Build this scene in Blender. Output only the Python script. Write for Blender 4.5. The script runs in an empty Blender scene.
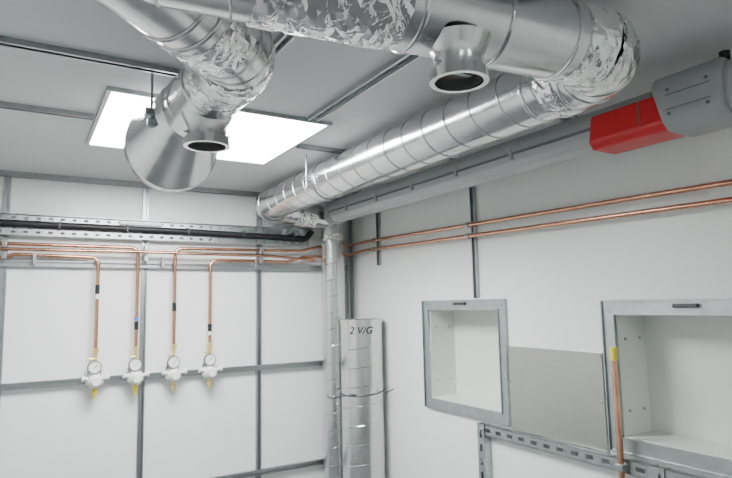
import bpy, math, random
from mathutils import Vector, Matrix
random.seed(4)
scene=bpy.context.scene
# ------------------------------------------------------------------ materials
def newmat(name):
    m=bpy.data.materials.new(name); m.use_nodes=True
    n=m.node_tree.nodes; l=m.node_tree.links
    return m,n,l,n["Principled BSDF"]
def simple(name,col,rough=.5,metal=0.,noise=0.,scale=8,bump=0.,bscale=60,spec=.5,dist=0.):
    m,n,l,b=newmat(name)
    b.inputs["Roughness"].default_value=rough; b.inputs["Metallic"].default_value=metal
    b.inputs["Base Color"].default_value=(*col,1)
    b.inputs["Specular IOR Level"].default_value=spec
    tc=n.new("ShaderNodeTexCoord")
    if noise>0:
        t=n.new("ShaderNodeTexNoise"); t.inputs["Scale"].default_value=scale; t.inputs["Detail"].default_value=4
        l.new(tc.outputs["Object"],t.inputs["Vector"])
        r=n.new("ShaderNodeValToRGB"); r.color_ramp.elements[0].position=.3; r.color_ramp.elements[1].position=.7
        r.color_ramp.elements[0].color=(*[c*(1-noise) for c in col],1)
        r.color_ramp.elements[1].color=(*[min(1,c*(1+noise)) for c in col],1)
        l.new(t.outputs["Fac"],r.inputs["Fac"]); l.new(r.outputs["Color"],b.inputs["Base Color"])
    if bump>0:
        t2=n.new("ShaderNodeTexNoise"); t2.inputs["Scale"].default_value=bscale; t2.inputs["Detail"].default_value=3; t2.inputs["Distortion"].default_value=dist
        l.new(tc.outputs["Object"],t2.inputs["Vector"])
        bp=n.new("ShaderNodeBump"); bp.inputs["Strength"].default_value=bump; bp.inputs["Distance"].default_value=.01
        l.new(t2.outputs["Fac"],bp.inputs["Height"]); l.new(bp.outputs["Normal"],b.inputs["Normal"])
    return m
def galv(name,col,rough,var=.12,scale=45,bump=.05,bdist=.004):
    m,n,l,b=newmat(name)
    b.inputs["Metallic"].default_value=1
    tc=n.new("ShaderNodeTexCoord"); v=n.new("ShaderNodeTexVoronoi"); v.inputs["Scale"].default_value=scale
    l.new(tc.outputs["Object"],v.inputs["Vector"])
    bw=n.new("ShaderNodeRGBToBW"); l.new(v.outputs["Color"],bw.inputs[0])
    r=n.new("ShaderNodeValToRGB")
    r.color_ramp.elements[0].color=(*[c*(1-var) for c in col],1); r.color_ramp.elements[1].color=(*[min(1,c*(1+var)) for c in col],1)
    l.new(bw.outputs[0],r.inputs["Fac"]); l.new(r.outputs["Color"],b.inputs["Base Color"])
    mr=n.new("ShaderNodeMapRange"); mr.inputs["To Min"].default_value=rough-.03; mr.inputs["To Max"].default_value=rough+.05
    l.new(bw.outputs[0],mr.inputs["Value"]); l.new(mr.outputs["Result"],b.inputs["Roughness"])
    if bump>0:
        t2=n.new("ShaderNodeTexNoise"); t2.inputs["Scale"].default_value=7; t2.inputs["Detail"].default_value=0; l.new(tc.outputs["Object"],t2.inputs["Vector"])
        bp=n.new("ShaderNodeBump"); bp.inputs["Strength"].default_value=bump; bp.inputs["Distance"].default_value=bdist
        l.new(t2.outputs["Fac"],bp.inputs["Height"]); l.new(bp.outputs["Normal"],b.inputs["Normal"])
    return m
def emis(name,col,s):
    m=bpy.data.materials.new(name); m.use_nodes=True; n=m.node_tree.nodes; n.clear()
    e=n.new("ShaderNodeEmission"); o=n.new("ShaderNodeOutputMaterial"); e.inputs[0].default_value=(*col,1); e.inputs[1].default_value=s
    m.node_tree.links.new(e.outputs[0],o.inputs[0]); return m
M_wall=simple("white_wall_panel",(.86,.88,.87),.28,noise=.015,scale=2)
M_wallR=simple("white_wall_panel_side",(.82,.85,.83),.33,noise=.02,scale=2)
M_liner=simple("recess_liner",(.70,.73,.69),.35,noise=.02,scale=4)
M_ceil=simple("ceiling_panel",(.65,.66,.665),.5,noise=.03,scale=1.5)
M_floor=simple("dark_floor",(.10,.105,.11),.4,noise=.08,scale=6)
M_duct=galv("galvanised_duct",(.62,.63,.63),.20,.05,25,.12)
M_riser=galv("spangled_duct",(.64,.66,.65),.22,.04,34,.0)
M_strut=galv("strut_zinc",(.42,.44,.455),.32,.10,60,.0)
M_frame=galv("frame_zinc",(.42,.46,.465),.36,.09,35,.0)
M_sheet=galv("sheet_zinc",(.46,.465,.445),.30,.03,18,.05)
M_foil=simple("aluminium_foil_tape",(.84,.84,.84),.12,1,bump=.8,bscale=18,dist=1.3)
M_bead=simple("seam_steel",(.44,.45,.45),.3,1)
M_cu=simple("copper",(.64,.35,.23),.24,1,noise=.15,scale=12)
M_brass=simple("brass",(.80,.66,.28),.3,.7)
M_yel=simple("yellow_plastic",(.80,.70,.06),.45)
M_white=simple("white_plastic",(.86,.86,.84),.35)
M_black=simple("black_rubber",(.012,.012,.014),.45)
M_dark=simple("dark_steel",(.08,.08,.085),.5,.6)
M_blue=simple("blue_tape",(.05,.15,.6),.5)
M_grey=simple("grey_housing",(.34,.36,.36),.42,noise=.03)
M_grey2=simple("grey_lens",(.46,.48,.48),.28)
M_grey3=simple("dark_grey_trim",(.13,.14,.15),.5)
M_red=simple("red_cover",(.62,.02,.025),.28)
M_brown=simple("damper_disc",(.30,.26,.24),.5,.5)
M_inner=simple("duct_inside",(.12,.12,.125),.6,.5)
M_led=emis("led_panel",(1,1,1),46)
M_fill=emis("rear_fill_emission",(.95,1,.98),42)  # emission for the added fill strips behind the camera
M_glass=simple("gauge_face",(.9,.9,.88),.15)
# ------------------------------------------------------------------ helpers
def group(name,loc=(0,0,0)):
    e=bpy.data.objects.new(name,None); e.empty_display_size=.05; e.location=loc
    scene.collection.objects.link(e); return e
def mk(name,V,Fc,mat,parent=None,smooth=False):
    me=bpy.data.meshes.new(name); me.from_pydata([tuple(v) for v in V],[],Fc); me.update()
    me.materials.append(mat)
    if smooth:
        for p in me.polygons: p.use_smooth=True
        try: me.set_sharp_from_angle(angle=math.radians(40))
        except Exception: pass
    o=bpy.data.objects.new(name,me); scene.collection.objects.link(o)
    if parent:
        o.parent=parent; o.matrix_parent_inverse=Matrix.Translation(parent.location).inverted()
    return o
def boxdata(x0,x1,y0,y1,z0,z1,off=0):
    V=[(x0,y0,z0),(x1,y0,z0),(x1,y1,z0),(x0,y1,z0),(x0,y0,z1),(x1,y0,z1),(x1,y1,z1),(x0,y1,z1)]
    Fc=[(0,3,2,1),(4,5,6,7),(0,1,5,4),(1,2,6,5),(2,3,7,6),(3,0,4,7)]
    return V,[tuple(i+off for i in f) for f in Fc]
def boxes(name,lst,mat,parent=None,bevel=0):
    V=[];Fc=[]
    for b in lst:
        v,f=boxdata(*b,off=len(V)); V+=v; Fc+=f
    o=mk(name,V,Fc,mat,parent)
    if bevel:
        m=o.modifiers.new("b","BEVEL"); m.width=bevel; m.segments=2
    return o
def fillet(pts,rad,n=8):
    pts=[Vector(p) for p in pts]; out=[pts[0]]
    for i in range(1,len(pts)-1):
        a=(pts[i-1]-pts[i]); b=(pts[i+1]-pts[i]); r=rad if not isinstance(rad,(list,tuple)) else rad[i-1]
        an=a.normalized(); bn=b.normalized(); ang=an.angle(bn)
        if ang>math.pi-.01: out.append(pts[i]); continue
        t=min(r/math.tan(ang/2),a.length*.49,b.length*.49); rr=t*math.tan(ang/2)
        c=pts[i]+(an+bn).normalized()*(rr/math.sin(ang/2))
        s=pts[i]+an*t-c; e=pts[i]+bn*t-c
        for k in range(n+1): 
            out.append(c+s.slerp(e,k/n).normalized()*rr if s.length>1e-6 else pts[i])
    out.append(pts[-1]); return out
def sweepdata(path,r,seg=24,cap=True,jit=0,off=0):
    path=[Vector(p) for p in path]; n=len(path)
    if not isinstance(r,(list,tuple)): r=[r]*n
    T=[]
    for i in range(n):
        a=path[max(i-1,0)]; b=path[min(i+1,n-1)]; T.append((b-a).normalized())
    u=T[0].orthogonal().normalized(); V=[];Fc=[]
    for i in range(n):
        u=(u-T[i]*u.dot(T[i])).normalized(); w=T[i].cross(u)
        for k in range(seg):
            a=2*math.pi*k/seg; rr=r[i]+(random.uniform(-jit,jit) if jit else 0)
            p=path[i]+(u*math.cos(a)+w*math.sin(a))*rr
            if jit: p+=T[i]*random.uniform(-jit,jit)*1.5
            V.append(p)
    for i in range(n-1):
        for k in range(seg):
            k2=(k+1)%seg; Fc.append((off+i*seg+k,off+i*seg+k2,off+(i+1)*seg+k2,off+(i+1)*seg+k))
    if cap:
        Fc.append(tuple(off+k for k in reversed(range(seg)))); Fc.append(tuple(off+(n-1)*seg+k for k in range(seg)))
    return V,Fc
def sweep(name,path,r,mat,parent=None,seg=24,cap=True,jit=0,smooth=True):
    V,Fc=sweepdata(path,r,seg,cap,jit); return mk(name,V,Fc,mat,parent,smooth)
def sub(p0,p1,step):
    p0=Vector(p0);p1=Vector(p1); n=max(1,int((p1-p0).length/step)); return [p0.lerp(p1,i/n) for i in range(n+1)]
def lathe(name,prof,origin,axis,mat,parent=None,seg=32,smooth=True):
    axis=Vector(axis).normalized(); u=axis.orthogonal().normalized(); w=axis.cross(u); o=Vector(origin)
    V=[];Fc=[]
    for (r,h) in prof:
        for k in range(seg):
            a=2*math.pi*k/seg; V.append(o+axis*h+(u*math.cos(a)+w*math.sin(a))*max(r,1e-5))
    for i in range(len(prof)-1):
        for k in range(seg):
            k2=(k+1)%seg; Fc.append((i*seg+k,i*seg+k2,(i+1)*seg+k2,(i+1)*seg+k))
    return mk(name,V,Fc,mat,parent,smooth)
def cyl(name,p0,p1,r,mat,parent=None,seg=20):
    return sweep(name,[p0,p1],r,mat,parent,seg)
def helix(name,p0,p1,r,pitch,mat,parent,br=.0035,dirn=1):
    p0=Vector(p0);p1=Vector(p1); ax=(p1-p0); L=ax.length; ax.normalize(); u=ax.orthogonal().normalized(); w=ax.cross(u)
    n=int(L/pitch*36); pts=[]
    for i in range(n+1):
        a=dirn*2*math.pi*(i/36); pts.append(p0+ax*(L*i/n)+(u*math.cos(a)+w*math.sin(a))*r)
    return sweep(name,pts,br,mat,parent,seg=6)
def ring(name,c,axis,r,w,h,mat,parent,seg=56):
    return lathe(name,[(r-.001,-w/2),(r+h*.7,-w*.33),(r+h,0),(r+h*.7,w*.33),(r-.001,w/2)],c,axis,mat,parent,seg)
def band(name,c,axis,r,w,h,mat,parent,seg=56):
    return lathe(name,[(r-.001,-w/2),(r+h,-w/2),(r+h,w/2),(r-.001,w/2)],c,axis,mat,parent,seg)
def foil(name,path,r,parent,seg=36,j=.003):
    # crumpled tape whose two edges are pressed down onto the duct
    path=[Vector(p) for p in path]
    t0=(path[0]-path[1]).normalized()*.006; t1=(path[-1]-path[-2]).normalized()*.006
    path=[path[0]+t0]+path+[path[-1]+t1]
    rr=[r-.011]+[r]*(len(path)-2)+[r-.011]
    return sweep(name,path,rr,M_foil,parent,seg,cap=False,jit=j,smooth=False)
def strut(p0,p1,opn,w=.041,d=.041,name="strut_channel",mat=None):
    p0=Vector(p0);p1=Vector(p1); L=(p1-p0); ax=L.normalized(); o=Vector(opn).normalized(); s=ax.cross(o)
    h=w/2; t=.003; lip=.010
    P=[(-h,0),(h,0),(h,d),(h-lip,d),(h-lip,d-.007),(h-lip+t,d-.007),(h-lip+t,d-t),(h-t,d-t),(h-t,t),(-h+t,t),(-h+t,d-t),(-h+lip-t,d-t),(-h+lip-t,d-.007),(-h+lip,d-.007),(-h+lip,d),(-h,d)]
    V=[s*a+o*b for a,b in P]+[L+s*a+o*b for a,b in P]; n=len(P)
    Fc=[(i,(i+1)%n,n+(i+1)%n,n+i) for i in range(n)]+[tuple(reversed(range(n))),tuple(range(n,2*n))]
    ob=mk(name,V,Fc,mat or M_strut); ob.location=p0; return ob
# ------------------------------------------------------------------ room
XL,YR,H=-3.6,-7.0,2.6
boxes("floor",[(XL-.1,.1,YR-.1,.1,-.1,0)],M_floor)
boxes("ceiling",[(XL-.1,.35,YR-.1,.1,H,H+.1)],M_ceil)
boxes("wall_back",[(XL-.1,.35,0,.1,0,H)],M_wall)
boxes("wall_left",[(XL-.1,XL,YR,0,0,H)],M_wall)
boxes("wall_rear",[(XL-.1,.35,YR-.1,YR,0,H)],M_wall)
B1=(-1.80,-1.11,1.045,1.65); B2=(-3.30,-2.585,1.05,1.628)
boxes("wall_right",[(0,.04,YR,B2[0],0,H),(0,.04,B2[1],B1[0],0,H),(0,.04,B1[1],0,0,H),
    (0,.04,B2[0],B2[1],0,B2[2]),(0,.04,B2[0],B2[1],B2[3],H),(0,.04,B1[0],B1[1],0,B1[2]),(0,.04,B1[0],B1[1],B1[3],H)],M_wallR)
# ------------------------------------------------------------------ recessed boxes
def recess(y0,y1,z0,z1,w):
    g=group("recessed_wall_box",(0,(y0+y1)/2,(z0+z1)/2)); D=.21; t=.008
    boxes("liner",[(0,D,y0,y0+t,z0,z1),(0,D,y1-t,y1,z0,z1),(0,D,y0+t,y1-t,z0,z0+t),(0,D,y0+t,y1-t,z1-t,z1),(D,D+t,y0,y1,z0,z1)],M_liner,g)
    e=.012
    boxes("flange",[(-e,0,y0-w,y1+w,z1,z1+w),(-e,0,y0-w,y1+w,z0-w,z0),(-e,0,y0-w,y0,z0,z1),(-e,0,y1,y1+w,z0,z1)],M_frame,g,.002)
    boxes("lip",[(-.022,-e,y0-w,y1+w,z1+w-.006,z1+w),(-.022,-e,y0-w,y1+w,z0-w,z0-w+.006),(-.022,-e,y0-w,y0-w+.006,z0-w,z1+w),(-.022,-e,y1+w-.006,y1+w,z0-w,z1+w),
        (-.018,.03,y0-.004,y1+.004,z1-.004,z1+.002),(-.018,.03,y0-.004,y1+.004,z0-.002,z0+.004),(-.018,.03,y0-.004,y0+.003,z0,z1),(-.018,.03,y1-.003,y1+.004,z0,z1)],M_frame,g)
    ym=(y0+y1)/2
    boxes("latch",[(-.03,-e,ym-.055,ym+.055,z1+.028,z1+.046)],M_dark,g,.004)
    for zz in (z0+.12,z1-.12):
        for k in (.05,.16): cyl("screw",(k,y1-t,zz),(k,y1-t-.006,zz),.007,M_frame,g,10)
    for yy in (y0-w/2,y1+w/2):
        for zz in (z0-w/2,(z0+z1)/2,z1+w/2): cyl("rivet",(-e-.004,yy,zz),(-e,yy,zz),.006,M_frame,g,10)
recess(*B1,.062); recess(*B2,.066)
g=group("steel_cover_panel",(0,-2.185,1.2))
boxes("sheet",[(-.016,-.013,-2.505,-1.875,.970,1.44)],M_sheet,g,.001)
boxes("return_edge",[(-.014,0,-2.503,-2.50,.972,1.438),(-.014,0,-1.88,-1.877,.972,1.438),(-.014,0,-2.50,-1.88,1.435,1.438),(-.014,0,-2.50,-1.88,.972,.975)],M_sheet,g)
for yy in (-2.49,-1.89):
    for zz in (.99,1.2,1.42): cyl("screw",(-.020,yy,zz),(-.015,yy,zz),.007,M_strut,g,10)
# ------------------------------------------------------------------ ceiling lights
def panel(x0,x1,y0,y1,mat,name="ceiling_light_panel"):
    g=group(name,((x0+x1)/2,(y0+y1)/2,H)); t=.018; z0=H-.016
    boxes("frame",[(x0,x1,y0,y0+t,z0,H),(x0,x1,y1-t,y1,z0,H),(x0,x0+t,y0+t,y1-t,z0,H),(x1-t,x1,y0+t,y1-t,z0,H)],M_frame,g)
    boxes("diffuser",[(x0+t,x1-t,y0+t,y1-t,H-.010,H-.002)],mat,g)
panel(-2.19,-1.16,-1.90,-.975,M_led)
panel(-1.30,-1.12,-6.3,-4.9,M_fill,"rear_fill_strip")  # unseen fill strips added behind the camera, narrow to streak highlights on the metal
panel(-2.60,-2.42,-6.3,-4.9,M_fill,"rear_fill_strip")
# ------------------------------------------------------------------ struts
dn=(0,0,-1)
strut((-3.55,-2.19,H),(-1.76,-2.19,H),dn,d=.021)
strut((-3.55,-1.48,H),(-2.20,-1.48,H),dn,d=.021)
strut((-1.15,-1.46,H),(-.35,-1.46,H),dn,d=.021)
strut((-1.28,-3.9,H),(-1.28,-1.93,H),dn,w=.055,d=.021)
strut((-1.73,-4.2,H),(-1.73,-2.0,H),dn,d=.021)
strut((-3.55,-.022,H),(-.05,-.022,H),dn,d=.035)
bk=(0,-1,0)
for x in (-3.35,-2.56,-1.705,-.845): strut((x,0,.02),(x,0,H-.036),bk,d=.021)
for z in (2.0,1.222,.44):
    strut((-3.5,-.0215,z),(-.06,-.0215,z),bk,d=.021)
strut((-.03,-.022,.02),(-.03,-.022,H-.04),bk,d=.03)
rt=(-1,0,0)
strut((0,-1.615,1.72),(0,-1.615,H-.002),rt,d=.021)
strut((0,-.48,2.0),(0,-.48,H-.002),rt,d=.021)
g=group("slotted_support_rail",(0,-2.5,.93))
def slotted(name,y0,y1,z0,z1,x,mat,parent,sl=.05,gap=.03,rows=1,axis=0,th=.003):
    cs=[y0];c=y0+gap
    while c+sl<y1: cs+= [c,c+sl]; c+=sl+gap
    cs.append(y1)
    zs=[z0]; hz=(z1-z0)/(rows*2+1)
    for i in range(rows): zs+=[z0+hz*(2*i+1),z0+hz*(2*i+2)]
    zs.append(z1); L=[]
    for i in range(len(cs)-1):
        for j in range(len(zs)-1):
            if i%2==1 and j%2==1 and i<len(cs)-2: continue
            if axis==0: L.append((x,x+th,cs[i],cs[i+1],zs[j],zs[j+1]))
            else: L.append((cs[i],cs[i+1],x,x+th,zs[j],zs[j+1]))
    return boxes(name,L,mat,parent)
slotted("web",-4.2,-1.62,.905,.965,-.045,M_frame,g,.045,.045)
boxes("flanges",[(-.045,-.017,-4.2,-1.62,.962,.966),(-.045,-.017,-4.2,-1.62,.904,.908)],M_frame,g)
for yy in (-1.65,-2.78,-3.9):
    slotted("bracket_web",yy-.03,yy+.03,.45,.967,-.048-.004,M_frame,g,.02,.02,6)
    boxes("bracket_side",[(-.05,0,yy-.03,yy-.027,.45,.967),(-.05,0,yy+.027,yy+.03,.45,.967)],M_frame,g)
    for zz in (.60,.75,.935): cyl("bolt",(-.065,yy,zz),(-.05,yy,zz),.012,M_strut,g,6)
# ------------------------------------------------------------------ cable tray & hose
g=group("perforated_cable_tray",(-2,-.05,2.24))
slotted("tray_web",-3.5,-.42,2.180,2.318,-.048,M_frame,g,.026,.045,4,axis=1)
boxes("tray_flanges",[(-3.5,-.42,-.075,-.045,2.315,2.319),(-3.5,-.42,-.075,-.045,2.179,2.183)],M_frame,g)
g=group("black_cable_conduit",(-2,-.07,2.24))
sweep("hose",fillet([(-3.5,-.071,2.257),(-1.4,-.071,2.25),(-.46,-.071,2.235),(-.405,-.075,2.30)],.05),.023,M_black,g,16)
boxes("tie",[(-3.1+i*.42,-3.09+i*.42,-.096,-.049,2.230,2.279) for i in range(7)],M_dark,g)
boxes("label_plate",[(-1.88,-1.60,-.066,-.049,2.282,2.302)],M_white,g,.003)
# ------------------------------------------------------------------ copper pipes
PY=-.068; R_=.0125
def copper(pts,rad=.05,r=R_,marks=()):
    g=group("copper_pipe",pts[0]); sweep("tube",fillet(pts,rad),r,M_cu,g,16)
    for (p0,p1,m) in marks: cyl("marking_band",p0,p1,r+.002,m,g,16)
    return g
XA,XB,XC,XD=-2.012,-1.758,-1.503,-1.245
ZT=1.435
gA=copper([(-3.5,PY,2.045),(-2.62,PY,2.02),(-2.50,PY,2.055),(XA,PY,2.045),(XA,PY,ZT)],marks=[((XA,PY,1.80),(XA,PY,1.86),M_black),((XA,PY,1.765),(XA,PY,1.795),M_white)])
gB=copper([(-3.5,PY,2.125),(XB,PY,2.12),(XB,PY,ZT)],marks=[((XB,PY,1.61),(XB,PY,1.635),M_blue),((XB,PY,1.55),(XB,PY,1.605),M_black)])
gC=copper([(XC,PY,ZT),(XC,PY,2.125),(-.50,PY,2.135),(-.35,PY,2.175),(-.075,PY,2.19),(-.06,-.35,2.20),(-.06,-4.6,2.125)],marks=[((XC,PY,1.67),(XC,PY,1.73),M_black)])
gD=copper([(XD,PY,ZT),(XD,PY,2.045),(-.62,PY,2.045),(-.48,PY,2.085),(-.075,PY,2.11),(-.06,-.35,2.13),(-.06,-4.6,2.055)],marks=[((XD,PY,1.52),(XD,PY,1.57),M_black),((XD,PY,1.49),(XD,PY,1.515),M_white)])
gE=copper([(-3.5,-.10,2.085),(-2.25,-.10,2.085),(-1.9,-.10,2.09),(-.8,-.10,2.085),(-.39,-.10,2.06)],.1,.011)
for x in (-2.56,-1.705,-.845):
    for gg,z in ((gA,2.045),(gB,2.12)):
        boxes("clip",[(x-.014,x+.014,-.09,-.041,z-.022,z+.022)],M_strut,gg,.003)
boxes("saddle",[(-2.40+i*.01,-2.38+i*.01,-.09,-.043,1.985,2.06) for i in (0,80,150)],M_strut,gD,.002)
for yy in (-1.615,-.48):
    for z0 in (2.178,2.108):
        zz=z0+(.02 if yy>-1 else 0)
        lathe("pipe_clip",[(R_+.001,-.013),(R_+.006,-.013),(R_+.006,.013),(R_+.001,.013)],(-.06,yy,zz),(0,1,0),M_strut,gC,18)
        boxes("clip_foot",[(-.052,-.0215,yy-.012,yy+.012,zz-.01,zz+.01)],M_strut,gC)
g=group("copper_stub_pipe",(-.07,-2.62,1.2))
cyl("tube",(-.07,-2.615,.3),(-.07,-2.615,1.42),.014,M_cu,g); cyl("cap",(-.07,-2.615,1.415),(-.07,-2.615,1.475),.017,M_yel,g)
boxes("clip",[(-.09,-.046,-2.635,-2.595,.92,.95)],M_strut,g,.003)
# ------------------------------------------------------------------ regulators
def regulator(x):
    g=group("gas_pressure_regulator",(x,-.1,1.24)); z=1.235; ZN=ZT-.03
    boxes("mounting_plate",[(x-.045,x+.045,-.052,-.043,z-.055,z+.055)],M_strut,g,.003)
    lathe("inlet_nut",[(0,0),(.020,0),(.022,.004),(.022,.026),(.018,.03),(0,.03)],(x,PY,ZN),(0,0,1),M_brass,g,6,False)
    cyl("inlet_valve_stem",(x,PY,ZN-.07),(x,PY,ZN),.012,M_brass,g)
    cyl("inlet_elbow",(x,PY,ZN-.07),(x,PY-.03,ZN-.12),.013,M_brass,g)
    boxes("inlet_lever",[(x-.045,x-.004,PY-.03,PY-.020,ZN-.045,ZN-.033)],M_brass,g,.003)
    lathe("body",[(0,0),(.046,0),(.054,.006),(.055,.030),(.050,.036),(.046,.040),(.044,.060),(.034,.070),(.030,.072),(.030,.100),(.026,.106),(0,.107)],(x,-.052,z-.012),(0,-1,0),M_white,g,32)
    for i in range(8):
        a=i*math.pi/4; cyl("body_bolt",(x+.047*math.cos(a),-.088,z-.012+.047*math.sin(a)),(x+.047*math.cos(a),-.094,z-.012+.047*math.sin(a)),.005,M_strut,g,6)
    gx,gz=x-.006,z+.078
    cyl("gauge_stem",(gx,-.10,gz-.06),(gx,-.10,gz-.03),.009,M_brass,g,10)
    lathe("gauge_case",[(0,0),(.040,0),(.043,.004),(.043,.030),(.039,.033),(.037,.028),(0,.028)],(gx,-.085,gz),(0,-1,0),M_grey3,g,32)
    lathe("gauge_dial",[(.0375,0),(.0375,.001),(0,.001)],(gx,-.1135,gz),(0,-1,0),M_glass,g,32)
    for i in range(9):
        a=math.radians(225-i*33.75); c,s=math.cos(a),math.sin(a)
        sweep("tick",[(gx+c*.026,-.1155,gz+s*.026),(gx+c*.034,-.1155,gz+s*.034)],.0012,M_black,g,4)
    sweep("needle",[(gx-.008,-.116,gz-.008),(gx+.020,-.116,gz+.018)],.0016,M_black,g,4)
    lathe("side_port",[(0,0),(.013,0),(.013,.025),(.022,.025),(.022,.042),(0,.042)],(x+.046,-.085,z+.0),(1,0,.25),M_white,g,16)
    lathe("side_port",[(0,0),(.013,0),(.013,.022),(.020,.022),(.020,.034),(0,.034)],(x-.046,-.085,z+.004),(-1,0,.1),M_white,g,16)
    lathe("outlet",[(0,0),(.013,0),(.013,.02),(.019,.022),(.019,.042),(.011,.044),(.010,.07),(0,.07)],(x,-.085,z-.058),(0,0,-1),M_yel if x<-1.7 else M_brass,g,12)
for x in (XA,XB,XC,XD): regulator(x)
# ------------------------------------------------------------------ main duct
ZD=2.452; RD=.115; XD1=-.87; YD2=-3.305; RE=.175
g=group("spiral_ventilation_duct",(XD1,-2,ZD))
YF=-.385; SL=.105
d2=Vector((-1.04,SL,0)).normalized()
ce=Vector((XD1-RE,YD2+RE,ZD)); bend=math.pi/2-math.atan2(SL,1.04)
def bpt(t): return ce+Vector((math.cos(t),-math.sin(t),0))*RE
NB=18; ts=[bend*i/NB for i in range(NB+1)]
E0=bpt(0); E1=bpt(bend)
sweep("duct_run",sub((XD1,YF,ZD),E0,.3),RD,M_duct,g,64,cap=False)
helix("spiral_seam",(XD1,YF-.02,ZD),E0+Vector((0,.09,0)),RD,.155,M_bead,g,.0035)
sweep("elbow_near",[bpt(t) for t in ts],RD+.002,M_duct,g,64,cap=False)
for k in (0,1,2):
    t=bend*k/4; ring("gore_seam",bpt(t),Vector((-math.sin(t),-math.cos(t),0)),RD+.002,.014,.004,M_duct,g)
far=E1+d2*2.50
sweep("cross_run",sub(E1,far,.3),RD,M_duct,g,64,cap=False)
helix("spiral_seam",E1+d2*.62,far,RD,.155,M_bead,g)
foil("foil_tape",sub(E1-d2*.005,E1+d2*.10,.016),RD+.006,g)
foil("foil_tape",[bpt(bend*(.58+.40*i/6)) for i in range(7)],RD+.005,g)
foil("foil_tape",sub(E0+Vector((0,.02,0)),E0+Vector((0,.085,0)),.016),RD+.006,g)
foil("foil_tape",sub(E1+d2*.66,E1+d2*1.02,.018),RD+.005,g)
ring("coupling_band",E1+d2*.14,d2,RD,.022,.007,M_duct,g)
ring("coupling_band",E0+Vector((0,.15,0)),(0,1,0),RD,.016,.006,M_duct,g)
ring("coupling_band",E1+d2*.37,d2,RD,.018,.006,M_duct,g); ring("coupling_band",E1+d2*.62,d2,RD,.018,.006,M_duct,g)
def spigot(x,y,zb,r,parent,zt):
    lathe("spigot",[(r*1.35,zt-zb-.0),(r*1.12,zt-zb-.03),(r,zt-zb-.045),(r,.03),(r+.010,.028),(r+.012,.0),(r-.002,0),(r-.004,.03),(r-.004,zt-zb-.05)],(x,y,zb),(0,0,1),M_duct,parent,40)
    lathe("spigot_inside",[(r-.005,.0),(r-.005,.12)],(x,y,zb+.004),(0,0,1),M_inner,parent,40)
    lathe("damper_disc",[(0,0),(r-.006,0),(r-.006,.004),(0,.004)],(x,y,zb+.035),(0,.12,1),M_brown,parent,32)
    boxes("damper_bar",[(x-r*.6,x+r*.6,y-.008,y+.008,zb+.022,zb+.030)],M_frame,parent)
    cyl("damper_spindle",(x-r-.012,y,zb+.045),(x+r+.012,y,zb+.045),.004,M_frame,parent,8)
spigot(-1.520,-3.285,2.256,.064,g,ZD-RD+.03)
RR=.094; XR,YRs=-.277,-.195
def elbow(name,c,s,e,r,mat,parent,n=12,rings=4):
    c=Vector(c);s=Vector(s);e=Vector(e)
    pts=[c+s*math.cos(t)+e*math.sin(t) for t in [i/n*math.pi/2 for i in range(n+1)]]
    sweep(name,pts,r,mat,parent,48,cap=False)
    for k in range(rings+1):
        t=k/rings*math.pi/2; pc=c+s*math.cos(t)+e*math.sin(t); ax=(-s*math.sin(t)+e*math.cos(t))
        ring("gore_seam",pc,ax,r,.010,.004,mat,parent)
elbow("elbow_far",(XD1+.19,YF,ZD),(-.19,0,0),(0,.19,0),RD+.002,M_duct,g,12,4)
lathe("reducer",[(RD,0),(RD,.02),(RR+.01,.09),(RR,.12)],(XD1+.19,YRs,ZD),(1,0,-.25),M_duct,g,40)
foil("foil_tape",sub((XD1+.26,YRs,ZD-.03),(XR-.17,YRs,ZD-.05),.016),RR+.005,g,32)
sweep("riser_connector",fillet([(XD1+.27,YRs,ZD-.035),(XR-.14,YRs,ZD-.05),(XR,YRs,ZD-.055),(XR,YRs,.0)],.12,14),RR,M_duct,g,40,cap=False)
foil("foil_tape",sub((XR,YRs,ZD-.24),(XR,YRs,ZD-.19),.014),RR+.004,g,32)
helix("spiral_seam",(XR,YRs,2.15),(XR,YRs,.05),RR,.13,M_duct,g,.003)
for yy in (-1.28,):
    band("hanger_ring",(XD1,yy,ZD),(0,1,0),RD+.002,.022,.003,M_strut,g)
    boxes("hanger_ear",[(XD1-RD-.045,XD1-RD,yy-.012,yy+.012,ZD-.012,ZD-.006),(XD1-RD-.045,XD1-RD,yy-.012,yy+.012,ZD+.006,ZD+.012)],M_strut,g)
    cyl("hanger_bolt",(XD1-RD-.03,yy,ZD-.06),(XD1-RD-.03,yy,H),.005,M_frame,g,8)
# ------------------------------------------------------------------ branch duct with bell
XB3=-1.93; R3=.112; Z3=2.44
g=group("branch_ventilation_duct",(XB3,-2.6,Z3))
J=Vector((-2.334,-3.164,Z3)); q=Vector((XB3,-2.80,Z3))
dirv=(q-J).normalized()
path=fillet([J,q,(XB3,-2.25,Z3-.01)],.19,16)
sweep("duct",path,R3,M_duct,g,64,cap=False)
for i in (1,6):
    tg=(path[i+1]-path[i-1]).normalized()
    ring("gore_seam",path[i],tg,R3,.014,.004,M_duct,g)
foil("foil_tape",sub(q-dirv*.24,q-dirv*.12,.016),R3+.005,g)
foil("foil_tape",path[10:17],R3+.005,g)
foil("foil_tape",sub((XB3,-2.66,Z3),(XB3,-2.58,Z3),.016),R3+.005,g)
for k in (-.34,-.28): ring("gore_seam",q+dirv*k,dirv,R3,.014,.006,M_duct,g)
for yy in (-2.54,-2.33,-2.26): ring("gore_seam",(XB3,yy,Z3),(0,1,0),R3,.014,.006,M_duct,g)
spigot(XB3,-2.44,2.245,.066,g,Z3-R3+.03)
pts=[];rs=[]
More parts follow.
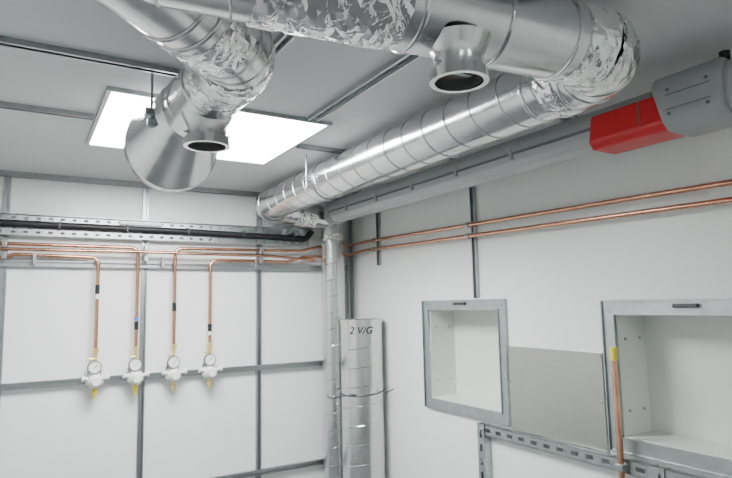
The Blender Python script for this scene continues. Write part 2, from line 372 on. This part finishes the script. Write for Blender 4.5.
for (y,r,z) in [(-2.26,R3,Z3),(-2.20,R3+.002,Z3),(-2.185,R3+.012,Z3),(-2.17,R3+.004,Z3),(-1.93,.178,2.385),(-1.92,.186,2.382),(-1.905,.186,2.378),(-1.87,.186,2.375)]:
    pts.append((XB3,y,z)); rs.append(r)
V=[];Fc=[];S=64
for p,r in zip(pts,rs):
    for k in range(S):
        a=2*math.pi*k/S; V.append((p[0]+r*math.cos(a),p[1],p[2]+r*math.sin(a)))
for i in range(len(pts)-1):
    for k in range(S): Fc.append((i*S+k,i*S+(k+1)%S,(i+1)*S+(k+1)%S,(i+1)*S+k))
b=mk("bell_transition",V,Fc,M_duct,g,True); sm=b.modifiers.new("s","SOLIDIFY"); sm.thickness=.003; sm.offset=-1
cyl("hanger_rod",(-2.06,-2.14,2.38),(-2.06,-2.14,H-.0),.005,M_frame,g,8)
boxes("hanger_clamp",[(-2.085,-2.035,-2.16,-2.12,2.42,2.45),(-2.075,-2.045,-2.155,-2.125,2.38,2.41)],M_strut,g,.004)
# ------------------------------------------------------------------ large riser duct
XG,YG,RG,ZG=-.178,-.465,.163,1.58
g=group("large_riser_duct",(XG,YG,.8))
lathe("duct",[(RG,0),(RG,ZG-.03),(RG+.004,ZG-.03),(RG+.004,ZG),(RG-.004,ZG),(RG-.006,.02)],(XG,YG,0),(0,0,1),M_riser,g,96)
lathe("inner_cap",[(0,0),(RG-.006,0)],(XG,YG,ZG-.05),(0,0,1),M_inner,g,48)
helix("spiral_seam",(XG,YG,.03),(XG,YG,1.44),RG,.14,M_riser,g,.004)
wp=[(XG+(RG+.004)*math.cos(a),YG+(RG+.004)*math.sin(a),1.03+.012*math.sin(a*1.3)) for a in [math.radians(i*10) for i in range(37)]]
sweep("binding_wire",wp,.0045,M_dark,g,8)
sweep("wire_tail",fillet([(XG-RG*.75,YG-RG*.72,1.03),(XG-RG-.04,YG-.08,1.025),(XG-RG-.11,YG-.02,1.005),(XG-RG-.14,YG+.01,1.03)],.03),.0045,M_dark,g,8)
sweep("wire_tail",fillet([(XG+RG*.3,YG-RG-.002,1.045),(XG+RG*.6,YG-RG-.04,1.04),(XG+RG*.9,YG-RG-.05,1.06)],.03),.0045,M_dark,g,8)
c=bpy.data.curves.new("t","FONT"); c.body="2 V/G"; c.size=.075; c.align_x='CENTER'; c.shear=.25; c.offset=.0006
to=bpy.data.objects.new("t",c); scene.collection.objects.link(to)
dg=bpy.context.evaluated_depsgraph_get(); me=bpy.data.meshes.new_from_object(to.evaluated_get(dg))
bpy.data.objects.remove(to)
a0=math.radians(238); 
for v in me.vertices:
    a=a0+v.co.x/RG; v.co=Vector((XG+(RG+.003)*math.cos(a),YG+(RG+.003)*math.sin(a),1.475+v.co.y))
me.materials.clear(); me.materials.append(M_black)
o=bpy.data.objects.new("handwritten_mark",me); scene.collection.objects.link(o); o.parent=g; o.matrix_parent_inverse=Matrix.Translation(g.location).inverted()
# ------------------------------------------------------------------ linear light fitting
XF=-.34
g=group("linear_light_fitting",(XF,-1.9,2.42))
def prism(name,prof,y0,y1,mat,parent,bev=.004,sk=0,seg=2):
    n=len(prof); V=[(XF+x,y0,z) for x,z in prof]+[(XF+x,y1-sk*(z-2.42),z) for x,z in prof]
    Fc=[(i,n+i,n+(i+1)%n,(i+1)%n) for i in range(n)]+[tuple(range(n)),tuple(reversed(range(n,2*n)))]
    o=mk(name,V,Fc,mat,parent)
    if bev: m=o.modifiers.new("b","BEVEL"); m.width=bev; m.segments=seg; m.limit_method='ANGLE'
    return o
up=[(-.085,2.415),(.085,2.415),(.085,2.45),(.055,2.495),(-.055,2.495),(-.085,2.45)]
prism("housing",up,-3.10,-.36,M_grey,g)
lo=[(-.078,2.412),(-.074,2.375),(-.05,2.345),(0,2.335),(.05,2.345),(.074,2.375),(.078,2.412)]
prism("diffuser",lo,-2.88,-.40,M_grey2,g)
boxes("seam",[(XF-.088,XF+.088,-2.85,-.38,2.409,2.418)],M_grey3,g)
boxes("housing_clip",[(XF-.090,XF-.074,-.7-i*.42,-.68-i*.42,2.385,2.44) for i in range(5)],M_grey,g,.002)
prism("far_end_cap",[(-.09,2.36),(-.05,2.33),(.05,2.33),(.09,2.36),(.09,2.46),(.055,2.505),(-.055,2.505),(-.09,2.46)],-.42,-.33,M_grey,g,.015)
rd=[(-.100,2.460),(-.100,2.348),(-.074,2.320),(.074,2.320),(.100,2.348),(.100,2.460)]
prism("red_cover",rd,-3.20,-2.84,M_red,g,.012,.15,3)
boxes("red_rib",[(XF-.103,XF-.097,-3.07,-3.066,2.355,2.45)],M_grey3,g)
hd=[(-.106,2.345),(-.074,2.305),(.074,2.305),(.106,2.345),(.106,2.485),(.07,2.532),(-.07,2.532),(-.106,2.485)]
prism("head_housing",hd,-3.38,-3.13,M_grey,g,.03,-.25,5)
hd2=[(-.095,2.355),(-.06,2.315),(.06,2.315),(.095,2.355),(.095,2.47),(.06,2.518),(-.06,2.518),(-.095,2.47)]
prism("head_end",hd2,-3.54,-3.37,M_grey,g,.032,0,5)
boxes("head_ribs",[(XF-.1085,XF-.104,-3.34,-3.18,2.440,2.443),(XF-.1085,XF-.104,-3.34,-3.18,2.385,2.388)],M_grey3,g)
for yy in (-3.19,-3.33):
    for zz in (2.370,2.46): cyl("head_screw",(XF-.110,yy,zz),(XF-.104,yy,zz),.006,M_grey3,g,12)
cyl("cable_gland",(XF-.03,-3.36,2.515),(XF-.03,-3.36,2.555),.018,M_black,g,12)
cyl("end_gland",(XF,-3.53,2.42),(XF,-3.58,2.42),.024,M_black,g,12)
for yy in (-.8,-1.9,-2.7):
    cyl("suspension_rod",(XF,yy,2.49),(XF,yy,H),.005,M_frame,g,8); boxes("suspension_clip",[(XF-.09,XF+.09,yy-.012,yy+.012,2.492,2.50)],M_strut,g)
# ------------------------------------------------------------------ world & camera
w=bpy.data.worlds.new("w"); scene.world=w; w.use_nodes=True
w.node_tree.nodes["Background"].inputs[0].default_value=(.8,.85,.9,1); w.node_tree.nodes["Background"].inputs[1].default_value=.3
Xv=Vector((974,-46,578)).normalized(); Yv=Vector((-346,-71,578)); Yv=(Yv-Xv*Yv.dot(Xv)).normalized(); Zv=-(Xv.cross(Yv))
Rr=Vector((Xv[0],Yv[0],Zv[0])); Uu=Vector((Xv[1],Yv[1],Zv[1])); Ff=Vector((Xv[2],Yv[2],Zv[2]))
cam=bpy.data.cameras.new("camera"); cam.sensor_width=36; cam.lens=36*578/732; cam.clip_start=.05
co=bpy.data.objects.new("camera",cam); scene.collection.objects.link(co)
m=Matrix(((Rr.x,Uu.x,-Ff.x,-2.46),(Rr.y,Uu.y,-Ff.y,-4.38),(Rr.z,Uu.z,-Ff.z,1.7),(0,0,0,1)))
co.matrix_world=m; scene.camera=co
